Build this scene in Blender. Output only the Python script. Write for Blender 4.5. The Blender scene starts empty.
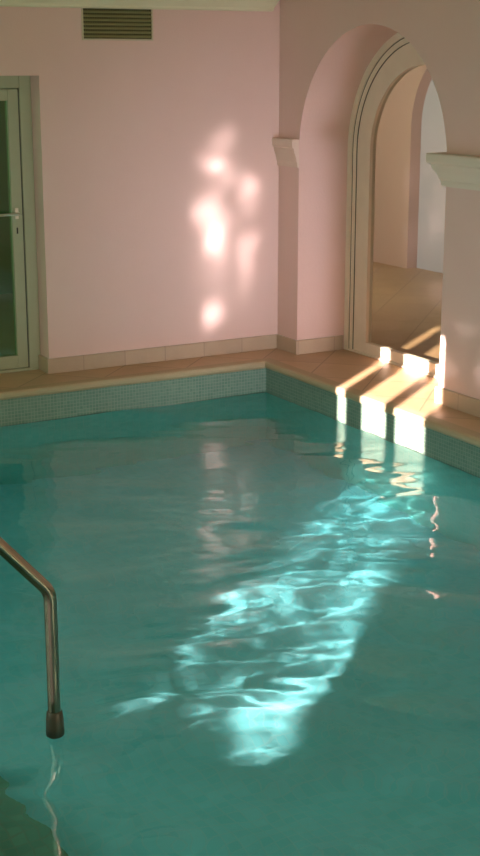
import bpy, bmesh, math, random
from mathutils import Vector, Matrix, noise
import numpy as np

scene = bpy.context.scene
COL = scene.collection
PI = math.pi

# ------------------------------------------------------------------ helpers
def link(name, bm, mat, parent=None, smooth=False, label=None, cat=None, kind=None):
    me = bpy.data.meshes.new(name)
    bmesh.ops.recalc_face_normals(bm, faces=bm.faces[:])
    bm.to_mesh(me); bm.free()
    if smooth:
        for p in me.polygons: p.use_smooth = True
    mats = mat if isinstance(mat, (list, tuple)) else [mat]
    for m in mats: me.materials.append(m)
    o = bpy.data.objects.new(name, me); COL.objects.link(o)
    if parent is not None: o.parent = parent
    tag(o, label, cat, kind)
    return o

def tag(o, label=None, cat=None, kind=None):
    if label: o['label'] = label
    if cat: o['category'] = cat
    if kind: o['kind'] = kind
    return o

def empty(name, loc, label, cat, kind=None):
    o = bpy.data.objects.new(name, None); COL.objects.link(o)
    o.location = loc; o.empty_display_size = .1
    return tag(o, label, cat, kind)

def box(bm, x0, x1, y0, y1, z0, z1, bev=0):
    r = bmesh.ops.create_cube(bm, size=1)
    vs = r['verts']
    for v in vs:
        v.co = Vector(((x0+x1)/2+v.co.x*(x1-x0), (y0+y1)/2+v.co.y*(y1-y0), (z0+z1)/2+v.co.z*(z1-z0)))
    if bev:
        es = {e for v in vs for e in v.link_edges}
        bmesh.ops.bevel(bm, geom=list(es), offset=bev, segments=2, affect='EDGES', profile=.5)

def prism(bm, pts, axis, a, b):
    """polygon pts in the two other axes, extruded along axis from a to b"""
    def mk(p, t):
        if axis == 'x': return Vector((t, p[0], p[1]))
        if axis == 'y': return Vector((p[0], t, p[1]))
        return Vector((p[0], p[1], t))
    A = [bm.verts.new(mk(p, a)) for p in pts]
    B = [bm.verts.new(mk(p, b)) for p in pts]
    n = len(pts)
    fs = [bm.faces.new(A), bm.faces.new(B[::-1])]
    for i in range(n):
        bm.faces.new((A[i], B[i], B[(i+1) % n], A[(i+1) % n]))
    bm.normal_update()
    bmesh.ops.triangulate(bm, faces=fs)

def sweep(bm, path, prof, closed=False, side=None):
    """sweep profile (list of (offset_out, z)) along a polyline of (x,y,nx,ny) mitre points"""
    rings = []
    for (x, y, nx, ny) in path:
        rings.append([bm.verts.new((x+nx*o, y+ny*o, z)) for o, z in prof])
    m = len(prof)
    segs = range(len(rings)) if closed else range(len(rings)-1)
    for i in segs:
        a, b = rings[i], rings[(i+1) % len(rings)]
        for j in range(m):
            bm.faces.new((a[j], b[j], b[(j+1) % m], a[(j+1) % m]))
    if not closed:
        bm.faces.new(rings[0]); bm.faces.new(rings[-1][::-1])

def tube(bm, pts, r, n=20, cap=True):
    rings = []
    prev = None
    for i, p in enumerate(pts):
        p = Vector(p)
        t = (Vector(pts[min(i+1, len(pts)-1)]) - Vector(pts[max(i-1, 0)])).normalized()
        if prev is None:
            u = t.orthogonal().normalized()
        else:
            u = (prev - t*prev.dot(t)).normalized()
        prev = u
        w = t.cross(u)
        rings.append([bm.verts.new(p + r*(math.cos(2*PI*k/n)*u + math.sin(2*PI*k/n)*w)) for k in range(n)])
    for a, b in zip(rings, rings[1:]):
        for k in range(n):
            bm.faces.new((a[k], a[(k+1) % n], b[(k+1) % n], b[k]))
    if cap:
        bm.faces.new(rings[0][::-1]); bm.faces.new(rings[-1])

def lathe(bm, c, prof, n=32):
    rings = [[bm.verts.new((c[0]+r*math.cos(2*PI*k/n), c[1]+r*math.sin(2*PI*k/n), z)) for k in range(n)] for r, z in prof]
    for a, b in zip(rings, rings[1:]):
        for k in range(n):
            bm.faces.new((a[k], a[(k+1) % n], b[(k+1) % n], b[k]))
    bm.faces.new(rings[0][::-1]); bm.faces.new(rings[-1])

# ------------------------------------------------------------------ materials
def mat(name):
    m = bpy.data.materials.new(name); m.use_nodes = True
    nt = m.node_tree
    return m, nt, nt.nodes['Principled BSDF']

def N(nt, t, **kw):
    n = nt.nodes.new(t)
    for k, v in kw.items():
        if k in n.inputs.keys(): n.inputs[k].default_value = v
        else: setattr(n, k, v)
    return n

def coords(nt):
    return nt.nodes.new('ShaderNodeTexCoord').outputs['Object']

def plaster(name, c1, c2, bump=.25, rough=.85):
    m, nt, b = mat(name); L = nt.links.new; co = coords(nt)
    n1 = N(nt, 'ShaderNodeTexNoise', Scale=1.6, Detail=5.0, Roughness=.6); L(co, n1.inputs['Vector'])
    n2 = N(nt, 'ShaderNodeTexNoise', Scale=85.0, Detail=3.0, Roughness=.6); L(co, n2.inputs['Vector'])
    mx = N(nt, 'ShaderNodeMix', data_type='RGBA')
    L(n1.outputs['Fac'], mx.inputs['Factor'])
    mx.inputs['A'].default_value = (*c1, 1); mx.inputs['B'].default_value = (*c2, 1)
    L(mx.outputs['Result'], b.inputs['Base Color'])
    bp = N(nt, 'ShaderNodeBump', Strength=bump, Distance=.004)
    L(n2.outputs['Fac'], bp.inputs['Height']); L(bp.outputs['Normal'], b.inputs['Normal'])
    b.inputs['Roughness'].default_value = rough
    b.inputs['Specular IOR Level'].default_value = .2
    return m

def plain(name, c, rough=.5, metal=0, spec=.5, var=.06):
    m, nt, b = mat(name); L = nt.links.new; co = coords(nt)
    n1 = N(nt, 'ShaderNodeTexNoise', Scale=9.0, Detail=4.0); L(co, n1.inputs['Vector'])
    mx = N(nt, 'ShaderNodeMix', data_type='RGBA'); L(n1.outputs['Fac'], mx.inputs['Factor'])
    mx.inputs['A'].default_value = (*[x*(1-var) for x in c], 1); mx.inputs['B'].default_value = (*[min(1, x*(1+var)) for x in c], 1)
    L(mx.outputs['Result'], b.inputs['Base Color'])
    b.inputs['Roughness'].default_value = rough; b.inputs['Metallic'].default_value = metal
    b.inputs['Specular IOR Level'].default_value = spec
    return m

def tiles(name, c1, c2, grout, size, gap, rot=0., rough=.4, var=.15, mapping='xy', stain=None):
    """square tiles by brick texture with zero offset, laid in the plane of two object axes"""
    m, nt, b = mat(name); L = nt.links.new; co = coords(nt)
    mp = N(nt, 'ShaderNodeMapping')
    mp.inputs['Rotation'].default_value = (0, 0, rot)
    L(co, mp.inputs['Vector'])
    br = N(nt, 'ShaderNodeTexBrick', offset=0., squash=1., offset_frequency=1)
    br.inputs['Scale'].default_value = 1.; br.inputs['Brick Width'].default_value = size
    br.inputs['Row Height'].default_value = size; br.inputs['Mortar Size'].default_value = gap
    br.inputs['Mortar Smooth'].default_value = .1; br.inputs['Bias'].default_value = 0
    br.inputs['Color1'].default_value = (*c1, 1); br.inputs['Color2'].default_value = (*c2, 1)
    br.inputs['Mortar'].default_value = (*grout, 1)
    L(mp.outputs['Vector'], br.inputs['Vector'])
    n1 = N(nt, 'ShaderNodeTexNoise', Scale=5.0, Detail=6.0, Roughness=.65); L(co, n1.inputs['Vector'])
    mr = N(nt, 'ShaderNodeMapRange'); mr.inputs['To Min'].default_value = 1-var; mr.inputs['To Max'].default_value = 1+var
    L(n1.outputs['Fac'], mr.inputs['Value'])
    vm = N(nt, 'ShaderNodeMix', data_type='RGBA', blend_type='MULTIPLY'); vm.inputs['Factor'].default_value = 1
    L(br.outputs['Color'], vm.inputs['A']); L(mr.outputs['Result'], vm.inputs['B'])
    L(vm.outputs['Result'], b.inputs['Base Color'])
    bp = N(nt, 'ShaderNodeBump', Strength=.25, Distance=.002, invert=True)
    L(br.outputs['Fac'], bp.inputs['Height']); L(bp.outputs['Normal'], b.inputs['Normal'])
    b.inputs['Roughness'].default_value = rough
    return m, mp, br

def mosaic_wall(name, swap, c1, c2, grout, size=.022):
    m, mp, br = tiles(name, c1, c2, grout, size, .0022, rough=.35, var=.12)
    nt = m.node_tree; L = nt.links.new
    sp = N(nt, 'ShaderNodeSeparateXYZ'); cb = N(nt, 'ShaderNodeCombineXYZ')
    co = nt.nodes['Texture Coordinate'].outputs['Object']
    L(co, sp.inputs[0]); L(sp.outputs[swap], cb.inputs['X']); L(sp.outputs['Z'], cb.inputs['Y'])
    L(cb.outputs[0], mp.inputs['Vector'])
    return m

M = {}
M['wall'] = plaster('pink_plaster', (.70, .50, .47), (.76, .56, .52))
M['ceil'] = plaster('ceiling_plaster', (.70, .62, .44), (.74, .66, .48), .1)
M['cornice'] = plaster('cornice_plaster', (.70, .68, .52), (.76, .74, .58), .1)
M['impost'] = plaster('impost_plaster', (.68, .60, .52), (.74, .66, .58), .08, .7)
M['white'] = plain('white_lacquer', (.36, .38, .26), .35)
M['ivory'] = plain('ivory_door_paint', (.86, .76, .66), .4)
M['seal'] = plain('dark_rubber_seal', (.06, .055, .05), .6)
M['steel'] = plain('brushed_steel', (.34, .32, .26), .16, 1.)
M['cap'] = plain('dark_rubber_cap', (.05, .055, .04), .45)
M['brass'] = plain('satin_nickel', (.75, .70, .62), .3, 1.)
M['vent'] = plain('vent_bars_olive', (.26, .25, .11), .5)
M['ventdark'] = plain('vent_painted_shade', (.03, .03, .012), .9)  # near-black sheet colour in place of the shade behind the slats
M['ventframe'] = plain('vent_frame_paint', (.56, .50, .36), .6)
M['hole'] = plain('keyhole_black', (.02, .02, .02), .7)
M['floor'], _, _ = tiles('terracotta_floor_tiles', (.48, .32, .19), (.53, .36, .21), (.34, .23, .14), .42, .005, rot=PI/4, rough=.42, var=.16)
M['cope'] = plaster('coping_stone', (.44, .35, .23), (.48, .39, .26), .15, .6)
M['base'], _mp, _ = tiles('skirting_stone', (.44, .34, .25), (.48, .37, .27), (.34, .26, .20), .30, .003, rough=.5, var=.14)
MT = ((.12, .23, .19), (.17, .28, .23), (.26, .32, .27))
M['mosx'] = mosaic_wall('pale_mosaic_x', 'X', *MT)
M['mosy'] = mosaic_wall('pale_mosaic_y', 'Y', *MT)
M['pfloor'], _, _ = tiles('pool_floor_mosaic', (.17, .67, .76), (.22, .71, .80), (.25, .68, .76), .05, .003, rough=.5, var=.12)

LT = ((.17, .68, .64), (.22, .72, .68), (.25, .68, .64))
M['linx'] = mosaic_wall('pool_wall_mosaic_x', 'X', *LT, size=.05)
M['liny'] = mosaic_wall('pool_wall_mosaic_y', 'Y', *LT, size=.05)

# water: real refraction through a wavy surface, with absorption inside
def water_mat():
    m, nt, b = mat('pool_water'); L = nt.links.new
    out = nt.nodes['Material Output']
    b.inputs['Base Color'].default_value = (1, 1, 1, 1)
    b.inputs['Roughness'].default_value = 0.0
    b.inputs['IOR'].default_value = 1.333
    b.inputs['Transmission Weight'].default_value = 1
    va = N(nt, 'ShaderNodeVolumeAbsorption', Density=.19)
    va.inputs['Color'].default_value = (.12, .88, .97, 1)
    L(va.outputs[0], out.inputs['Volume'])
    return m
M['water'] = water_mat()

def glass_mat(name, tint, refl_boost=1.):
    """thin architectural pane: see-through with Fresnel reflection"""
    m, nt, b = mat(name); L = nt.links.new; out = nt.nodes['Material Output']
    nt.nodes.remove(b)
    lw = N(nt, 'ShaderNodeLayerWeight')
    pw = N(nt, 'ShaderNodeMath', operation='POWER'); L(lw.outputs['Facing'], pw.inputs[0]); pw.inputs[1].default_value = 5.
    mu = N(nt, 'ShaderNodeMath', operation='MULTIPLY_ADD', use_clamp=True)
    L(pw.outputs[0], mu.inputs[0]); mu.inputs[1].default_value = .9*refl_boost; mu.inputs[2].default_value = .04*refl_boost
    tr = N(nt, 'ShaderNodeBsdfTransparent'); tr.inputs[0].default_value = (*tint, 1)
    gl = N(nt, 'ShaderNodeBsdfGlossy', Roughness=.02)
    mx = N(nt, 'ShaderNodeMixShader'); L(mu.outputs[0], mx.inputs[0]); L(tr.outputs[0], mx.inputs[1]); L(gl.outputs[0], mx.inputs[2])
    L(mx.outputs[0], out.inputs['Surface'])
    return m
M['glass'] = glass_mat('arch_door_glass', (.86, .88, .84), 1.3)
M['glassg'] = glass_mat('green_door_glass', (.62, .78, .62), 1.5)

def frosted(name, col, strength):
    m, nt, b = mat(name); L = nt.links.new
    b.inputs['Base Color'].default_value = (.5, .5, .55, 1); b.inputs['Roughness'].default_value = .6
    n1 = N(nt, 'ShaderNodeTexNoise', Scale=2.2, Detail=2.0); L(coords(nt), n1.inputs['Vector'])
    mr = N(nt, 'ShaderNodeMapRange'); mr.inputs['To Min'].default_value = strength*.75; mr.inputs['To Max'].default_value = strength*1.25
    L(n1.outputs['Fac'], mr.inputs['Value'])
    b.inputs['Emission Color'].default_value = (*col, 1)
    L(mr.outputs['Result'], b.inputs['Emission Strength'])
    return m
M['frost'] = frosted('daylit_frosted_pane', (.80, .76, .90), .15)

# ------------------------------------------------------------------ dimensions
H = 2.58                       # ceiling
XL, YR = -6.2, -9.8            # left wall, rear wall
PX0, PX1 = -5.4, -.29          # pool walls
PY0, PY1 = -7.2, -.34
ZW = -.216                     # water level
ZF = -1.45                     # pool floor
AC, AS, AR = -1.077, 1.388, .812   # arch centre (y), spring height, radius

def arch_pts(c, s, r, z0, n=40):
    """from the far foot up over the arch to the near foot"""
    p = [(c+r, z0)]
    for i in range(n+1):
        a = PI*i/n
        p.append((c+r*math.cos(a), s+r*math.sin(a)))
    p.append((c-r, z0))
    return p

# ------------------------------------------------------------------ room shell
# back wall with the door notch
DX0, DX1, DH = -2.78, -1.737, 1.895
bm = bmesh.new()
prism(bm, [(XL-.3, -.2), (XL-.3, H), (0.0, H), (0.0, -.2), (DX1, -.2), (DX1, DH), (DX0, DH), (DX0, -.2)], 'y', 0, .24)
link('wall_back', bm, M['wall'], label='pink plaster back wall with the vent grille and the recessed door', cat='wall', kind='structure')

# right wall with the arch
bm = bmesh.new()
a = arch_pts(AC, AS, AR, -.2, 56)
prism(bm, [(.24, -.2), (.24, H), (YR-.3, H), (YR-.3, -.2)] + a[::-1], 'x', 0, .55)
link('wall_right', bm, M['wall'], label='pink plaster side wall pierced by the deep round arch', cat='wall', kind='structure')

# left wall with the barred window the sun comes through (off frame)
WY = [(-6.66, -6.373), (-6.267, -6.02), (-5.835, -5.747)]
WZ0, WZ1 = .62, 2.06
OY0, OY1, OZ0, OZ1 = WY[0][0]-.3, WY[2][1]+.1, WZ0-.1, 2.3
bm = bmesh.new()
box(bm, XL-.25, XL, YR-.3, OY0, -.2, H)
box(bm, XL-.25, XL, OY1, .24, -.2, H)
box(bm, XL-.25, XL, OY0, OY1, -.2, OZ0)
box(bm, XL-.25, XL, OY0, OY1, OZ1, H)
link('wall_left', bm, M['wall'], label='pink plaster wall with the tall narrow sun window', cat='wall', kind='structure')
w = empty('window_1', (XL, -6.2, WZ0), 'tall narrow window with two posts letting the sun in', 'window', 'structure')
bm = bmesh.new()
for y0, y1, z0, z1 in ((OY0, WY[0][0], OZ0, OZ1), (WY[2][1], OY1, OZ0, OZ1), (WY[0][0], WY[2][1], OZ0, WZ0), (WY[0][0], WY[2][1], WZ1, OZ1)):
    box(bm, -.02, 0, y0+6.2, y1+6.2, z0-WZ0, z1-WZ0)
link('window_frame', bm, M['white'], w)
for y0, y1 in ((WY[0][1], WY[1][0]), (WY[1][1], WY[2][0])):
    bm = bmesh.new(); box(bm, -.02, .0, y0+6.2, y1+6.2, 0, WZ1-WZ0, .004)
    link('window_post', bm, M['white'], w)

bm = bmesh.new(); box(bm, XL-.3, .55, YR-.3, YR, -.2, H)
link('wall_rear', bm, M['wall'], label='pink plaster wall behind the viewer', cat='wall', kind='structure')
bm = bmesh.new(); box(bm, XL-.3, 3.4, YR-.3, 5.6, H, H+.1)
link('ceiling', bm, M['ceil'], label='cream plaster ceiling over the pool', cat='ceiling', kind='structure')

# floor: tiled deck round the pool, running on through the arch
bm = bmesh.new()
e = .05
for x0, x1, y0, y1 in ((XL-.3, PX0-e, YR-.3, 5.6), (PX1+e, 3.4, YR-.3, 5.6), (PX0-e, PX1+e, PY1+e, 5.6), (PX0-e, PX1+e, YR-.3, PY0-e)):
    box(bm, x0, x1, y0, y1, -.06, 0)
bmesh.ops.remove_doubles(bm, verts=bm.verts[:], dist=1e-5)
link('floor', bm, M['floor'], label='warm terracotta floor tiles laid diagonally around the pool', cat='floor', kind='structure')

# coping with a rounded nose
prof = [(.062, 0.0005), (-.002, .0005), (-.012, -.002), (-.020, -.009), (-.024, -.020), (-.024, -.034), (-.018, -.046), (-.006, -.052), (.062, -.052)]
bm = bmesh.new()
sweep(bm, [(PX0, PY0, -1, -1), (PX1, PY0, 1, -1), (PX1, PY1, 1, 1), (PX0, PY1, -1, 1)], prof, closed=True)
link('pool_coping', bm, M['cope'], smooth=False, label='beige stone coping with a rounded nose along the pool edge', cat='pool edge', kind='structure')

# basin
bm = bmesh.new()
def quad(bm, pts, mi):
    f = bm.faces.new([bm.verts.new(p) for p in pts]); f.material_index = mi
T = .12
zt = -.05
def slab(x0, x1, y0, y1, z0, z1, mi):
    k = len(bm.faces); box(bm, x0, x1, y0, y1, z0, z1)
    bm.faces.ensure_lookup_table()
    for f in bm.faces[k:]: f.material_index = mi
zb_ = -.24
for lo_, hi_, mx_, my_ in ((ZF-.1, zb_, 3, 4), (zb_, zt, 0, 1)):
    slab(PX0-T, PX1+T, PY1, PY1+T, lo_, hi_, mx_)
    slab(PX0-T, PX1+T, PY0-T, PY0, lo_, hi_, mx_)
    slab(PX0-T, PX0, PY0, PY1, lo_, hi_, my_)
    slab(PX1, PX1+T, PY0, PY1, lo_, hi_, my_)
slab(PX0, PX1, PY0, PY1, ZF-.12, ZF, 2)
basin = link('pool_basin', bm, [M['mosx'], M['mosy'], M['pfloor'], M['linx'], M['liny']], label='pool basin lined with pale green glass mosaic', cat='pool', kind='structure')

# rounded entry steps in the pool's left side
bm = bmesh.new()
SC = (PX0, -4.35)
for k, (r, z) in enumerate(((2.0, -1.20), (1.65, -.95), (1.3, -.70), (.95, -.45))):
    pts = [(SC[0], SC[1]-r)] + [(SC[0]+r*math.cos(t), SC[1]+r*math.sin(t)) for t in [(-PI/2+PI*i/40) for i in range(41)]]
    pts = pts[1:]
    prism(bm, pts, 'z', ZF-.05 if k == 0 else z-.27, z)
M['steps'], _, _ = tiles('step_mosaic', (.07, .26, .20), (.10, .31, .24), (.12, .26, .20), .05, .003, rough=.5, var=.3)
steps = link('pool_steps', bm, M['steps'], label='rounded mosaic entry steps under water beside the handrail', cat='steps', kind='structure')

# ------------------------------------------------------------------ water
def make_water():
    x0, x1, y0, y1 = PX0-.04, PX1+.04, PY0-.04, PY1+.04
    d = .022
    nx, ny = int((x1-x0)/d)+1, int((y1-y0)/d)+1
    xs = np.linspace(x0, x1, nx); ys = np.linspace(y0, y1, ny)
    X, Y = np.meshgrid(xs, ys, indexing='ij')
    rng = np.random.RandomState(11)
    Z = np.zeros_like(X)
    # soft domain warp so crests wander
    wx = .10*np.sin(1.9*X+1.1*Y+.4)+.06*np.sin(3.7*Y-2.3*X+1.7)
    wy = .10*np.sin(1.6*Y-1.3*X+2.1)+.06*np.sin(4.1*X+1.9*Y+.3)
    Xw, Yw = X+wx, Y+wy
    for i in range(40):
        lam = .11*(9.5**rng.rand())
        th = math.radians(61)+rng.normal(0, .42) if i % 4 else math.radians(61)+rng.normal(0, 1.1)
        k = 2*PI/lam
        slope = .0095 if lam > .25 else .0085
        amp = slope/k
        Z += amp*np.sin(k*(Xw*math.cos(th)+Yw*math.sin(th))+rng.rand()*2*PI)
    # finer capillary ruffles in a few patches of breeze
    patch = np.zeros_like(X)
    for (cx, cy, sx) in ((-2.75, -3.75, .55), (-2.0, -2.6, .7), (-3.3, -4.4, .3)):
        patch += np.exp(-((X-cx)**2+(Y-cy)**2)/sx**2)
    fine = np.zeros_like(X)
    for i in range(12):
        lam = .065+.06*rng.rand(); k = 2*PI/lam; th = math.radians(66)+rng.normal(0, .5)
        fine += (.010/k)*np.sin(k*(Xw*math.cos(th)+Yw*math.sin(th))+rng.rand()*6.28)
    # the sheltered far corner lies calmer
    Z *= 1-.55*np.exp(-((X+1.65)**2+(Y+1.6)**2)/1.25**2)
    chop = np.zeros_like(X)
    for i in range(10):
        lam = .14+.2*rng.rand(); k = 2*PI/lam; th = rng.rand()*2*PI
        chop += (.016/k)*np.sin(k*(Xw*math.cos(th)+Yw*math.sin(th))+rng.rand()*6.28)
    Z += chop*np.exp(-((X+.75)**2+(Y+2.75)**2)/.55**2)
    Z += fine*np.clip(patch, 0, 1.)
    # rings round the rail post
    R = np.hypot(X-RP[0], Y-RP[1])
    Z += .0016*np.exp(-((R-.04)/.16)**2)*np.sin(2*PI*R/.05)
    n = nx*ny
    top = np.stack([X, Y, Z+ZW], -1).reshape(-1, 3)
    idx = np.arange(n).reshape(nx, ny)
    q = np.stack([idx[:-1, :-1], idx[1:, :-1], idx[1:, 1:], idx[:-1, 1:]], -1).reshape(-1, 4)
    # sides and bottom, buried in the basin
    ring = np.concatenate([idx[:, 0], idx[-1, 1:], idx[-2::-1, -1], idx[0, -2:0:-1]])
    low = top[ring].copy(); low[:, 2] = ZF-.06
    m = len(ring); li = np.arange(m)+n
    verts = np.concatenate([top, low])
    side = [(int(ring[i]), int(li[i]), int(li[(i+1) % m]), int(ring[(i+1) % m])) for i in range(m)]
    faces = [tuple(map(int, f)) for f in q] + side + [tuple(int(i) for i in li[::-1])]
    me = bpy.data.meshes.new('pool_water')
    me.from_pydata(verts.tolist(), [], faces)
    sm = np.zeros(len(faces), dtype=bool); sm[:len(q)] = True
    me.polygons.foreach_set('use_smooth', sm)
    me.materials.append(M['water']); me.update()
    o = bpy.data.objects.new('pool_water', me); COL.objects.link(o)
    tag(o, 'clear teal rippling water filling the pool', 'water', 'structure')
    return o
RP = (-3.437, -4.303)
water = make_water()

# ------------------------------------------------------------------ skirting
def skirt(name, path, label):
    bm = bmesh.new()
    pr = [(-.001, 0.001), (.016, 0.001), (.016, .094), (.012, .1), (-.001, .1)]
    sweep(bm, path, pr)
    return link(name, bm, M['base'], label=label, cat='skirting', kind='structure')
# material runs along the wall: use a wall mapping
def skirt_mat(name, axis):
    m = M['base'].copy(); m.name = name; nt = m.node_tree; L = nt.links.new
    sp = N(nt, 'ShaderNodeSeparateXYZ'); cb = N(nt, 'ShaderNodeCombineXYZ')
    co = nt.nodes['Texture Coordinate'].outputs['Object']
    L(co, sp.inputs[0]); L(sp.outputs[axis], cb.inputs['X']); cb.inputs['Y'].default_value = .15
    L(cb.outputs[0], nt.nodes['Mapping'].inputs['Vector'])
    return m
M['basex'] = skirt_mat('skirting_stone_x', 'X'); M['basey'] = skirt_mat('skirting_stone_y', 'Y')
o = skirt('baseboard_back', [(DX1, .18, -1, 0), (DX1, 0, -1, -1), (0, 0, -1, -1)], 'stone tile skirting along the foot of the back wall')
o.data.materials[0] = M['basex']
FY = AC+AR; NY = AC-AR
o = skirt('baseboard_pier', [(0, 0, -1, -1), (0, FY, -1, -1), (.385, FY, -1, -1)], 'stone tile skirting wrapping the pier left of the arch')
o.data.materials[0] = M['basex']
o = skirt('baseboard_right', [(.385, NY, -1, 1), (0, NY, -1, 1), (0, YR, -1, 1)], 'stone tile skirting along the wall right of the arch')
o.data.materials[0] = M['basey']
o = skirt('baseboard_left', [(DX0, 0, -1, -1), (XL, 0, 1, -1), (XL, YR, 1, 1)][:2], 'stone tile skirting left of the recessed door')
o.data.materials[0] = M['basex']

# ------------------------------------------------------------------ imposts (arch capitals)
pr = [(-.002, 1.285), (.018, 1.285), (.022, 1.30), (.022, 1.318), (.030, 1.322), (.034, 1.34), (.044, 1.362), (.060, 1.385),
      (.066, 1.40), (.066, 1.412), (.082, 1.416), (.088, 1.425), (.088, 1.465), (.084, 1.472), (-.002, 1.472)]
bm = bmesh.new(); sweep(bm, [(0, 0.0, -1, 0), (0, FY, -1, -1), (0.0, FY, -.0, -1)][:2], pr)
bm.free()
bm = bmesh.new()
# left: runs along the pool face of the pier and returns a little way onto the reveal
pl = [(o_*.62, z) for o_, z in pr]
sweep(bm, [(0, 0, -1, 0), (0, FY+.0, -1, 0)], pl)
M['impost_pink'] = plaster('pale_pink_impost', (.72, .57, .50), (.77, .62, .55), .08, .7)
link('trim_1', bm, M['impost_pink'], label='pale moulded impost on the pier left of the arch', cat='moulding', kind='structure')
bm = bmesh.new()
sweep(bm, [(.385, NY, 0, 1), (0, NY, -1, 1), (0, -4.2, -1, 0)], pr)
link('trim_2', bm, M['impost'], label='pale moulded impost on the wall right of the arch', cat='moulding', kind='structure')

# cornice on the back wall with a rounded end before the corner
bm = bmesh.new()
cp = [(0, 2.302), (.045, 2.302), (.055, 2.308), (.058, 2.322), (.07, 2.335), (.09, 2.36), (.12, 2.39), (.135, 2.40), (.14, 2.43), (.14, H), (0, H)]
path = [(XL, 0, 0, -1), (-.10, 0, 0, -1)]
sweep(bm, path, cp)
# rounded return: quarter turn of the profile
n = 10
rings = []
for i in range(n+1):
    t = -PI/2+PI/2*i/n
    rings.append([bm.verts.new((-.10+o_*.75*math.cos(t), o_*math.sin(t), z)) for o_, z in cp])
for a_, b_ in zip(rings, rings[1:]):
    for j in range(len(cp)-1):
        try: bm.faces.new((a_[j], b_[j], b_[j+1], a_[j+1]))
        except ValueError: pass
bmesh.ops.remove_doubles(bm, verts=bm.verts[:], dist=1e-5)
link('trim_3', bm, M['cornice'], label='pale cornice where the back wall meets the ceiling', cat='moulding', kind='structure')

# ------------------------------------------------------------------ vent grille
v = empty('vent_grille', (-1.197, 0, 2.21), 'olive slatted ventilation grille high on the pink back wall', 'vent')
hw, hh = .236, .091
bm = bmesh.new()
fw = .010
for x0, x1, z0, z1 in ((-hw-fw, hw+fw, hh, hh+.004), (-hw-fw, hw+fw, -hh-fw, -hh), (-hw-fw, -hw, -hh, hh), (hw, hw+fw, -hh, hh)):
    box(bm, x0, x1, -.012, 0, z0, z1, .002)
link('frame', bm, M['ventframe'], v, label='pale frame')
bm = bmesh.new(); box(bm, -hw, hw, -.002, .0, -hh, hh)
link('backing', bm, M['ventdark'], v, label='dark sheet behind the slats, coloured as the shade of the opening')
bm = bmesh.new()
for i in range(7):
    z = -hh+.013+i*(2*hh-.022)/6.5
    prism(bm, [(-.013, z-.0055), (-.013, z-.001), (-.003, z+.0085), (-.003, z+.004)], 'x', -hw, hw)
link('slats', bm, M['vent'], v)
bm = bmesh.new()
for i in range(29):
    x = -hw+(i+1)*2*hw/30
    box(bm, x-.0012, x+.0012, -.0045, -.0015, -hh, hh)
link('upright_bars', bm, M['vent'], v)

# ------------------------------------------------------------------ door 1: glazed door in the back wall recess
DY = .15
d1 = empty('door_1', (DX1, DY, 0), 'white framed glazed door with dark green glass in the recess', 'door', 'structure')
W = DX1-DX0
def fr(bm, x0, x1, z0, z1, t, y0, y1, bot=None, bev=.003):
    b0 = t if bot is None else bot
    box(bm, x1-t, x1, y0, y1, z0, z1, bev); box(bm, x0, x0+t, y0, y1, z0, z1, bev)
    box(bm, x0+t, x1-t, y0, y1, z1-t, z1, bev); box(bm, x0+t, x1-t, y0, y1, z0, z0+b0, bev)
bm = bmesh.new(); fr(bm, -W, 0, 0, DH, .078, 0, .08, .02)
link('frame', bm, M['white'], d1)
bm = bmesh.new(); fr(bm, -W+.082, -.082, .022, DH-.082, .072, .012, .066, .085)
leaf = link('door_leaf', bm, M['white'], d1)
bm = bmesh.new(); box(bm, -W+.15, -.15, .034, .040, .10, DH-.15)
link('glass_pane', bm, M['glassg'], d1, label='dark green glass')
bm = bmesh.new()
for x in (-.0815,):
    box(bm, x-.0025, x+.0025, .009, .03, .02, DH-.08)
link('seal', bm, M['seal'], d1, label='dark seal line')
bm = bmesh.new()
box(bm, -.136, -.112, .004, .014, 1.0, 1.07, .003)
tube(bm, [(-.122, .012, 1.035), (-.122, -.03, 1.035), (-.128, -.040, 1.035), (-.14, -.044, 1.035), (-.255, -.044, 1.035)], .0085, 12)
link('door_handle', bm, M['brass'], d1, label='pale lever handle')
bm = bmesh.new(); box(bm, -.128, -.119, .007, .013, .905, .945, .002)
link('keyhole', bm, M['hole'], d1, label='dark keyhole')

# ------------------------------------------------------------------ door 2: arched glazed door inside the arch
d2 = empty('door_2', (.40, AC, 0), 'arched ivory framed glass door set deep inside the round arch', 'door', 'structure')
def arch_ring(bm, ro, ri, x0, x1, z0=0, n=48):
    """arched band between radii, feet down to z0, extruded in x"""
    A = arch_pts(0, AS, ro, z0, n); B = arch_pts(0, AS, ri, z0, n)
    va = []
    for t in (x0, x1):
        va.append(([bm.verts.new((t, p[0], p[1])) for p in A], [bm.verts.new((t, p[0], p[1])) for p in B]))
    (a0, b0), (a1, b1) = va
    m = len(A)
    for i in range(m-1):
        bm.faces.new((a0[i], a0[i+1], b0[i+1], b0[i])); bm.faces.new((a1[i], b1[i], b1[i+1], a1[i+1]))
        bm.faces.new((a0[i], a1[i], a1[i+1], a0[i+1])); bm.faces.new((b0[i], b0[i+1], b1[i+1], b1[i]))
    bm.faces.new((a0[0], b0[0], b1[0], a1[0])); bm.faces.new((a0[-1], a1[-1], b1[-1], b0[-1]))
bm = bmesh.new(); arch_ring(bm, AR, AR-.045, -.01, .08)
link('frame', bm, M['ivory'], d2)
bm = bmesh.new(); arch_ring(bm, AR-.049, AR-.085, .004, .07)
arch_ring(bm, AR-.089, AR-.24, .012, .06)
box(bm, .012, .06, -(AR-.24), AR-.24, 0.012, .085, .003)
link('door_leaf', bm, M['ivory'], d2)
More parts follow.
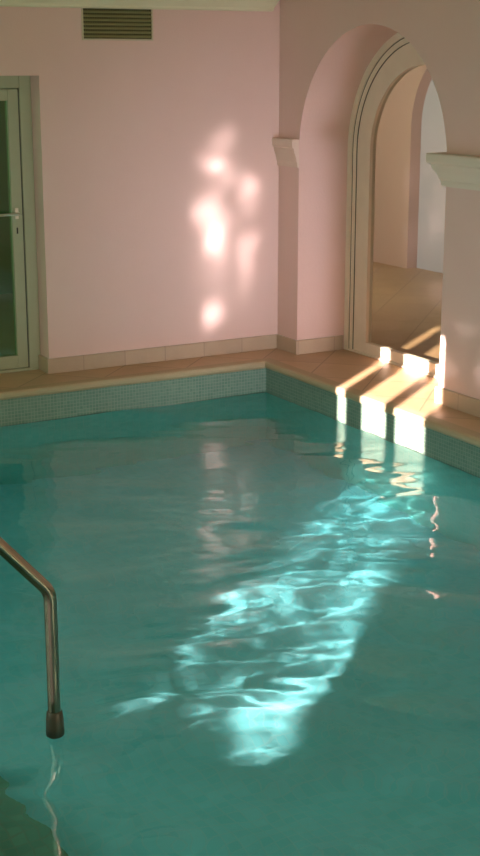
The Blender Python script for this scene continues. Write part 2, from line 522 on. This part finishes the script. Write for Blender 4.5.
bm = bmesh.new(); arch_ring(bm, AR-.0445, AR-.0495, .002, .05); arch_ring(bm, AR-.0845, AR-.0895, .008, .05)
link('seal', bm, M['seal'], d2, label='dark groove lines')
bm = bmesh.new(); prism(bm, arch_pts(0, AS, AR-.235, .08, 48), 'x', .033, .039)
link('glass_pane', bm, M['glass'], d2)
bm = bmesh.new(); box(bm, -.012, .1, -AR, AR, -.0, .012, .003)
link('threshold', bm, M['ivory'], d2)

# ------------------------------------------------------------------ the room beyond the arch
FX = 3.1
bm = bmesh.new()
c2, s2, r2 = 1.93, 1.36, .80
prism(bm, [(5.6, -.06), (5.6, H), (YR, H), (YR, -.06)] + [(c2-r2, -.06)] + arch_pts(c2, s2, r2, 0, 40)[::-1][0:] + [(c2+r2, -.06)], 'x', FX, FX+.2)
link('wall_beyond', bm, M['wall'], label='pink wall of the room seen through the arched glass door', cat='wall', kind='structure')
bm = bmesh.new(); box(bm, .55, FX+.3, 5.3, 5.6, -.06, H); box(bm, -.05, .55, .24, 5.6, -.06, H)
link('wall_side', bm, M['wall'], label='pink end wall of the room beyond the arch', cat='wall', kind='structure')
d3 = empty('door_3', (FX+.12, c2, 0), 'pale lilac daylit arched opening in the room beyond the arch', 'door', 'structure')
bm = bmesh.new(); prism(bm, arch_pts(0, s2, r2, 0, 40), 'x', .0, .01)
link('glass_pane', bm, M['frost'], d3)

# dim passage behind the glazed door
bm = bmesh.new()
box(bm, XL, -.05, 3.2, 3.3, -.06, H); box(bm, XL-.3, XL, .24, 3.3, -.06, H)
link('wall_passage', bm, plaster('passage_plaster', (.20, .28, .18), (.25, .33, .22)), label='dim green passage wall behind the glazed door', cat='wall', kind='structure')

# ------------------------------------------------------------------ handrail
hr = empty('handrail', (RP[0], RP[1], ZW), 'bent stainless steel pool handrail rising from the water', 'handrail')
zb = .30-ZW            # bend height above the water
R_ = .09
ang = math.radians(49)
pts = [(0, 0, -.42), (0, 0, zb-R_*math.tan(ang/2)-.0)]
pts = [(0, 0, -.05+.03*i) for i in range(int((zb-.04+.05)/.03)+1)]
zc = pts[-1][2]
tilt = PI/2-ang
# bend arc turning towards -x
for i in range(1, 13):
    t = (PI/2-math.radians(49))*i/12
    pts.append((-R_*(1-math.cos(t)), 0, zc+R_*math.sin(t)))
d = Vector((-math.sin(tilt), 0, math.cos(tilt)))
p = Vector(pts[-1])
for i in range(1, 8): pts.append(tuple(p+d*.05*i))
p = Vector(pts[-1])
for i in range(1, 13):
    t = tilt+(PI/2-tilt)*i/12
    pts.append(tuple(p+Vector((-.12*(math.cos(tilt)-math.cos(t)), 0, .12*(math.sin(t)-math.sin(tilt))))))
p = Vector(pts[-1])
for i in range(1, 19): pts.append(tuple(p+Vector((-.095*i, 0, 0))))
p = Vector(pts[-1])
for i in range(1, 13):
    t = PI/2*i/12
    pts.append(tuple(p+Vector((-.12*math.sin(t), 0, -.12*(1-math.cos(t))))))
p = Vector(pts[-1])
zend = -ZW
k = 12
for i in range(1, k+1): pts.append((p.x, 0, p.z+(zend-p.z)*i/k))
bm = bmesh.new(); tube(bm, pts, .0225, 24)
link('rail_tube', bm, M['steel'], hr, smooth=True)
bm = bmesh.new(); lathe(bm, (0, 0), [(.0232, .062), (.027, .058), (.030, .03), (.032, -.02), (.032, -.055), (.028, -.064), (.012, -.066)])
link('end_cap', bm, M['cap'], hr, smooth=True, label='dark rubber end cap at the water')

# ------------------------------------------------------------------ lights
def area(name, loc, rot, sx, sy, power, col):
    l = bpy.data.lights.new(name, 'AREA'); l.shape = 'RECTANGLE'; l.size = sx; l.size_y = sy
    l.energy = power; l.color = col
    o = bpy.data.objects.new(name, l); COL.objects.link(o); o.location = loc; o.rotation_euler = rot
    return o
def aim(o, target):
    o.rotation_euler = (Vector(target)-o.location).to_track_quat('-Z', 'Y').to_euler()

AMB = (.94, 1.0, 1.0)
# daylight from the glazed rear of the pool hall
area('rear_window_light', (-1.6, YR+.05, 1.2), (PI/2, 0, 0), 2.6, 1.6, 76, (1., .97, .66))
lo = area('rear_low_fill_light', (-1.2, YR+.05, .75), (PI/2, 0, 0), 1.6, .9, 9, (1., .90, 1.0))  # fill lamp added to brighten the arch reveal and the corner
lo.data.spread = math.radians(24); aim(lo, (.1, -.2, .75))
# daylight from the left windows
area('left_window_light', (XL+.05, -3.2, 1.2), (PI/2, 0, -PI/2), 3.6, 1.6, 48, (.86, 1., .76))
# fill lamp added out of view to brighten the room beyond the arch
area('far_room_fill_light', (.60, 2.1, 1.5), (PI/2, 0, -PI/2), 2.4, 1.2, 34, (1., .98, .72))
area('passage_fill_light', (-4.5, 1.6, 1.3), (PI/2, 0, -PI/2), 1.5, 1.6, 25, (.7, 1., .75))  # fill lamp added so the passage shows through the door glass

# the sun
AZ, EL = math.radians(37.3), math.radians(12.)
sd = Vector((math.cos(AZ)*math.cos(EL), math.sin(AZ)*math.cos(EL), -math.sin(EL)))
s = bpy.data.lights.new('sun', 'SUN'); s.energy = 60; s.angle = math.radians(.35); s.color = (1., .75, .65)
so = bpy.data.objects.new('sun', s); COL.objects.link(so)
so.rotation_euler = sd.to_track_quat('-Z', 'Y').to_euler(); so.location = (-12, -10, 4)
water.cycles.is_caustics_caster = True
for o in (basin, steps): o.cycles.is_caustics_receiver = True

# added spot low over the water, imitating sunlight off the ripples on the back wall
sp = bpy.data.lights.new('added_shimmer_spot', 'SPOT'); sp.energy = 4000; sp.spot_size = math.radians(22); sp.spot_blend = .2
sp.shadow_soft_size = .03; sp.color = (1., .84, .82)
spo = bpy.data.objects.new('added_shimmer_spot', sp); COL.objects.link(spo)
LP = Vector((-4.5, -3.07, -.15)); spo.location = LP; aim(spo, (-.42, 0, .9))
sp.use_nodes = True
nt = sp.node_tree; L = nt.links.new
em = nt.nodes['Emission']
ge = N(nt, 'ShaderNodeNewGeometry'); sx = N(nt, 'ShaderNodeSeparateXYZ'); L(ge.outputs['Incoming'], sx.inputs[0])
def mth(op, a, b=None, c=None):
    n = N(nt, 'ShaderNodeMath', operation=op)
    for i, v in enumerate((a, b, c)):
        if v is None: continue
        if isinstance(v, (int, float)): n.inputs[i].default_value = v
        else: L(v, n.inputs[i])
    return n.outputs[0]
wx = mth('ADD', mth('MULTIPLY', mth('DIVIDE', sx.outputs['X'], sx.outputs['Y']), -LP.y), LP.x)
wz = mth('ADD', mth('MULTIPLY', mth('DIVIDE', sx.outputs['Z'], sx.outputs['Y']), -LP.y), LP.z)
cb = N(nt, 'ShaderNodeCombineXYZ'); L(wx, cb.inputs['X']); L(wz, cb.inputs['Z'])
nz = N(nt, 'ShaderNodeTexNoise', Scale=5.0, Detail=2.0); L(cb.outputs[0], nz.inputs['Vector'])
sc_ = N(nt, 'ShaderNodeSeparateColor'); L(nz.outputs['Color'], sc_.inputs[0])
wx2 = mth('ADD', wx, mth('MULTIPLY', mth('SUBTRACT', sc_.outputs[0], .5), .16))
wz2 = mth('ADD', wz, mth('MULTIPLY', mth('SUBTRACT', sc_.outputs[1], .5), .22))
BLOBS = [(-.52, 1.32, .085, .07, .9), (-.43, 1.24, .10, .09, .35), (-.24, 1.13, .075, .10, .75), (-.50, .86, .075, .17, 1.0),
         (-.60, 1.0, .07, .10, .55), (-.26, .66, .05, .17, .6), (-.20, .80, .04, .08, .45), (-.53, .30, .065, .085, .85),
         (-.45, 1.47, .09, .08, .35), (-.45, .75, .2, .45, .18)]  # bright shimmer patches placed by hand in the spot's strength
tot = None
for (bx_, bz_, s1, s2_, amp) in BLOBS:
    u = mth('DIVIDE', mth('SUBTRACT', wx2, bx_), s1); w_ = mth('DIVIDE', mth('SUBTRACT', wz2, bz_), s2_)
    q = mth('ADD', mth('MULTIPLY', u, u), mth('MULTIPLY', w_, w_))
    g = mth('MULTIPLY', mth('EXPONENT', mth('MULTIPLY', q, -1.)), amp)
    tot = g if tot is None else mth('ADD', tot, g)
mp = N(nt, 'ShaderNodeMapping'); mp.inputs['Scale'].default_value = (26, 1, 8); L(cb.outputs[0], mp.inputs['Vector'])
n3 = N(nt, 'ShaderNodeTexNoise', Scale=1.0, Detail=2.0); L(mp.outputs[0], n3.inputs['Vector'])
rip = mth('MAXIMUM', mth('ADD', mth('MULTIPLY', n3.outputs['Fac'], 3.2), -.6), .15)
L(mth('MULTIPLY', tot, rip), em.inputs['Strength'])

# added spot near the ceiling, in place of sun dappling the pool floor; the ripples themselves focus it
bl = bpy.data.lights.new('added_pool_spot', 'SPOT'); bl.energy = 46000; bl.spot_size = math.radians(32); bl.spot_blend = .12
bl.shadow_soft_size = .06; bl.color = (1., .35, .275); bl.cycles.is_caustics_light = True
blo = bpy.data.objects.new('added_pool_spot', bl); COL.objects.link(blo)
BP = Vector((-5.3, -6.2, 2.4)); blo.location = BP; aim(blo, (-2.37, -3.36, ZW))
bl.use_nodes = True
nt = bl.node_tree; L = nt.links.new
em = nt.nodes['Emission']
ge = N(nt, 'ShaderNodeNewGeometry'); sx = N(nt, 'ShaderNodeSeparateXYZ'); L(ge.outputs['Incoming'], sx.inputs[0])
ux = mth('ADD', mth('MULTIPLY', mth('DIVIDE', sx.outputs['X'], sx.outputs['Z']), ZW-BP.z), BP.x)
uy = mth('ADD', mth('MULTIPLY', mth('DIVIDE', sx.outputs['Y'], sx.outputs['Z']), ZW-BP.z), BP.y)
cb = N(nt, 'ShaderNodeCombineXYZ'); L(ux, cb.inputs['X']); L(uy, cb.inputs['Y'])
nz = N(nt, 'ShaderNodeTexNoise', Scale=2.6, Detail=3.0); L(cb.outputs[0], nz.inputs['Vector'])
sc_ = N(nt, 'ShaderNodeSeparateColor'); L(nz.outputs['Color'], sc_.inputs[0])
se = mth('ADD', mth('ADD', mth('MULTIPLY', ux, .745), mth('MULTIPLY', uy, .667)), mth('MULTIPLY', mth('SUBTRACT', sc_.outputs[0], .5), .6))
ne = mth('ADD', mth('ADD', mth('MULTIPLY', ux, -.667), mth('MULTIPLY', uy, .745)), mth('MULTIPLY', mth('SUBTRACT', sc_.outputs[1], .5), .10))
ne = mth('ADD', ne, mth('MULTIPLY', mth('ADD', se, 5.2), .05))
def smooth(v, a, b):
    n = N(nt, 'ShaderNodeMapRange', interpolation_type='SMOOTHSTEP'); L(v, n.inputs['Value'])
    n.inputs['From Min'].default_value = a; n.inputs['From Max'].default_value = b
    return n.outputs['Result']
bands = None  # stripes of light shaped into the spot's strength
for a0, a1, amp in ((-1.28, -1.10, 1.), (-1.05, -.90, .8), (-.87, -.73, .8)):
    g = mth('MULTIPLY', mth('MULTIPLY', smooth(ne, a0-.03, a0+.03), smooth(ne, a1+.025, a1-.025)), amp)
    bands = g if bands is None else mth('ADD', bands, g)
ends = mth('MULTIPLY', smooth(se, -5.25, -4.65), smooth(se, -1.6, -2.4))
n2 = N(nt, 'ShaderNodeTexNoise', Scale=2.0, Detail=2.0); L(cb.outputs[0], n2.inputs['Vector'])
dap = mth('ADD', mth('MULTIPLY', smooth(n2.outputs['Fac'], .38, .62), .85), .15)
L(mth('MULTIPLY', mth('MULTIPLY', bands, ends), dap), em.inputs['Strength'])

# smaller added spot with a noise pattern, imitating shimmer right of the arch
s3 = bpy.data.lights.new('added_pier_spot', 'SPOT'); s3.energy = 300; s3.spot_size = math.radians(7); s3.spot_blend = .9
s3.shadow_soft_size = .02; s3.color = (1., .88, .84)
s3o = bpy.data.objects.new('added_pier_spot', s3); COL.objects.link(s3o)
s3o.location = (-3.3, -4.6, -.15); aim(s3o, (0, -2.12, .30))
s3.use_nodes = True
nt = s3.node_tree; L = nt.links.new
ge = N(nt, 'ShaderNodeNewGeometry')
n5 = N(nt, 'ShaderNodeTexNoise', Scale=26.0, Detail=1.5); L(ge.outputs['Incoming'], n5.inputs['Vector'])
L(smooth(n5.outputs['Fac'], .46, .66), nt.nodes['Emission'].inputs['Strength'])

# sky
w = bpy.data.worlds.new('World'); scene.world = w; w.use_nodes = True
bg = w.node_tree.nodes['Background']; bg.inputs[0].default_value = (.75, .80, .95, 1); bg.inputs[1].default_value = .6

# ------------------------------------------------------------------ camera
cam = bpy.data.cameras.new('camera'); co = bpy.data.objects.new('camera', cam); COL.objects.link(co)
co.location = (-5.012, -8.418, 1.995)
pitch, yaw = .2584, .5097
co.rotation_euler = (PI/2-pitch, 0, -yaw)
cam.sensor_fit = 'VERTICAL'; cam.sensor_height = 36; cam.lens = 1396.33/856*36
cam.clip_start = .05
scene.camera = co

# ------------------------------------------------------------------ render look
scene.view_settings.view_transform = 'Standard'; scene.view_settings.look = 'None'
scene.view_settings.exposure = 0; scene.view_settings.gamma = 1; scene.view_settings.use_curve_mapping = False
cy = scene.cycles
cy.use_denoising = True; cy.use_adaptive_sampling = False
cy.max_bounces = 14; cy.diffuse_bounces = 5; cy.glossy_bounces = 6; cy.transmission_bounces = 10; cy.transparent_max_bounces = 12
cy.caustics_reflective = False; cy.caustics_refractive = True
cy.sample_clamp_indirect = 6; cy.blur_glossy = .3
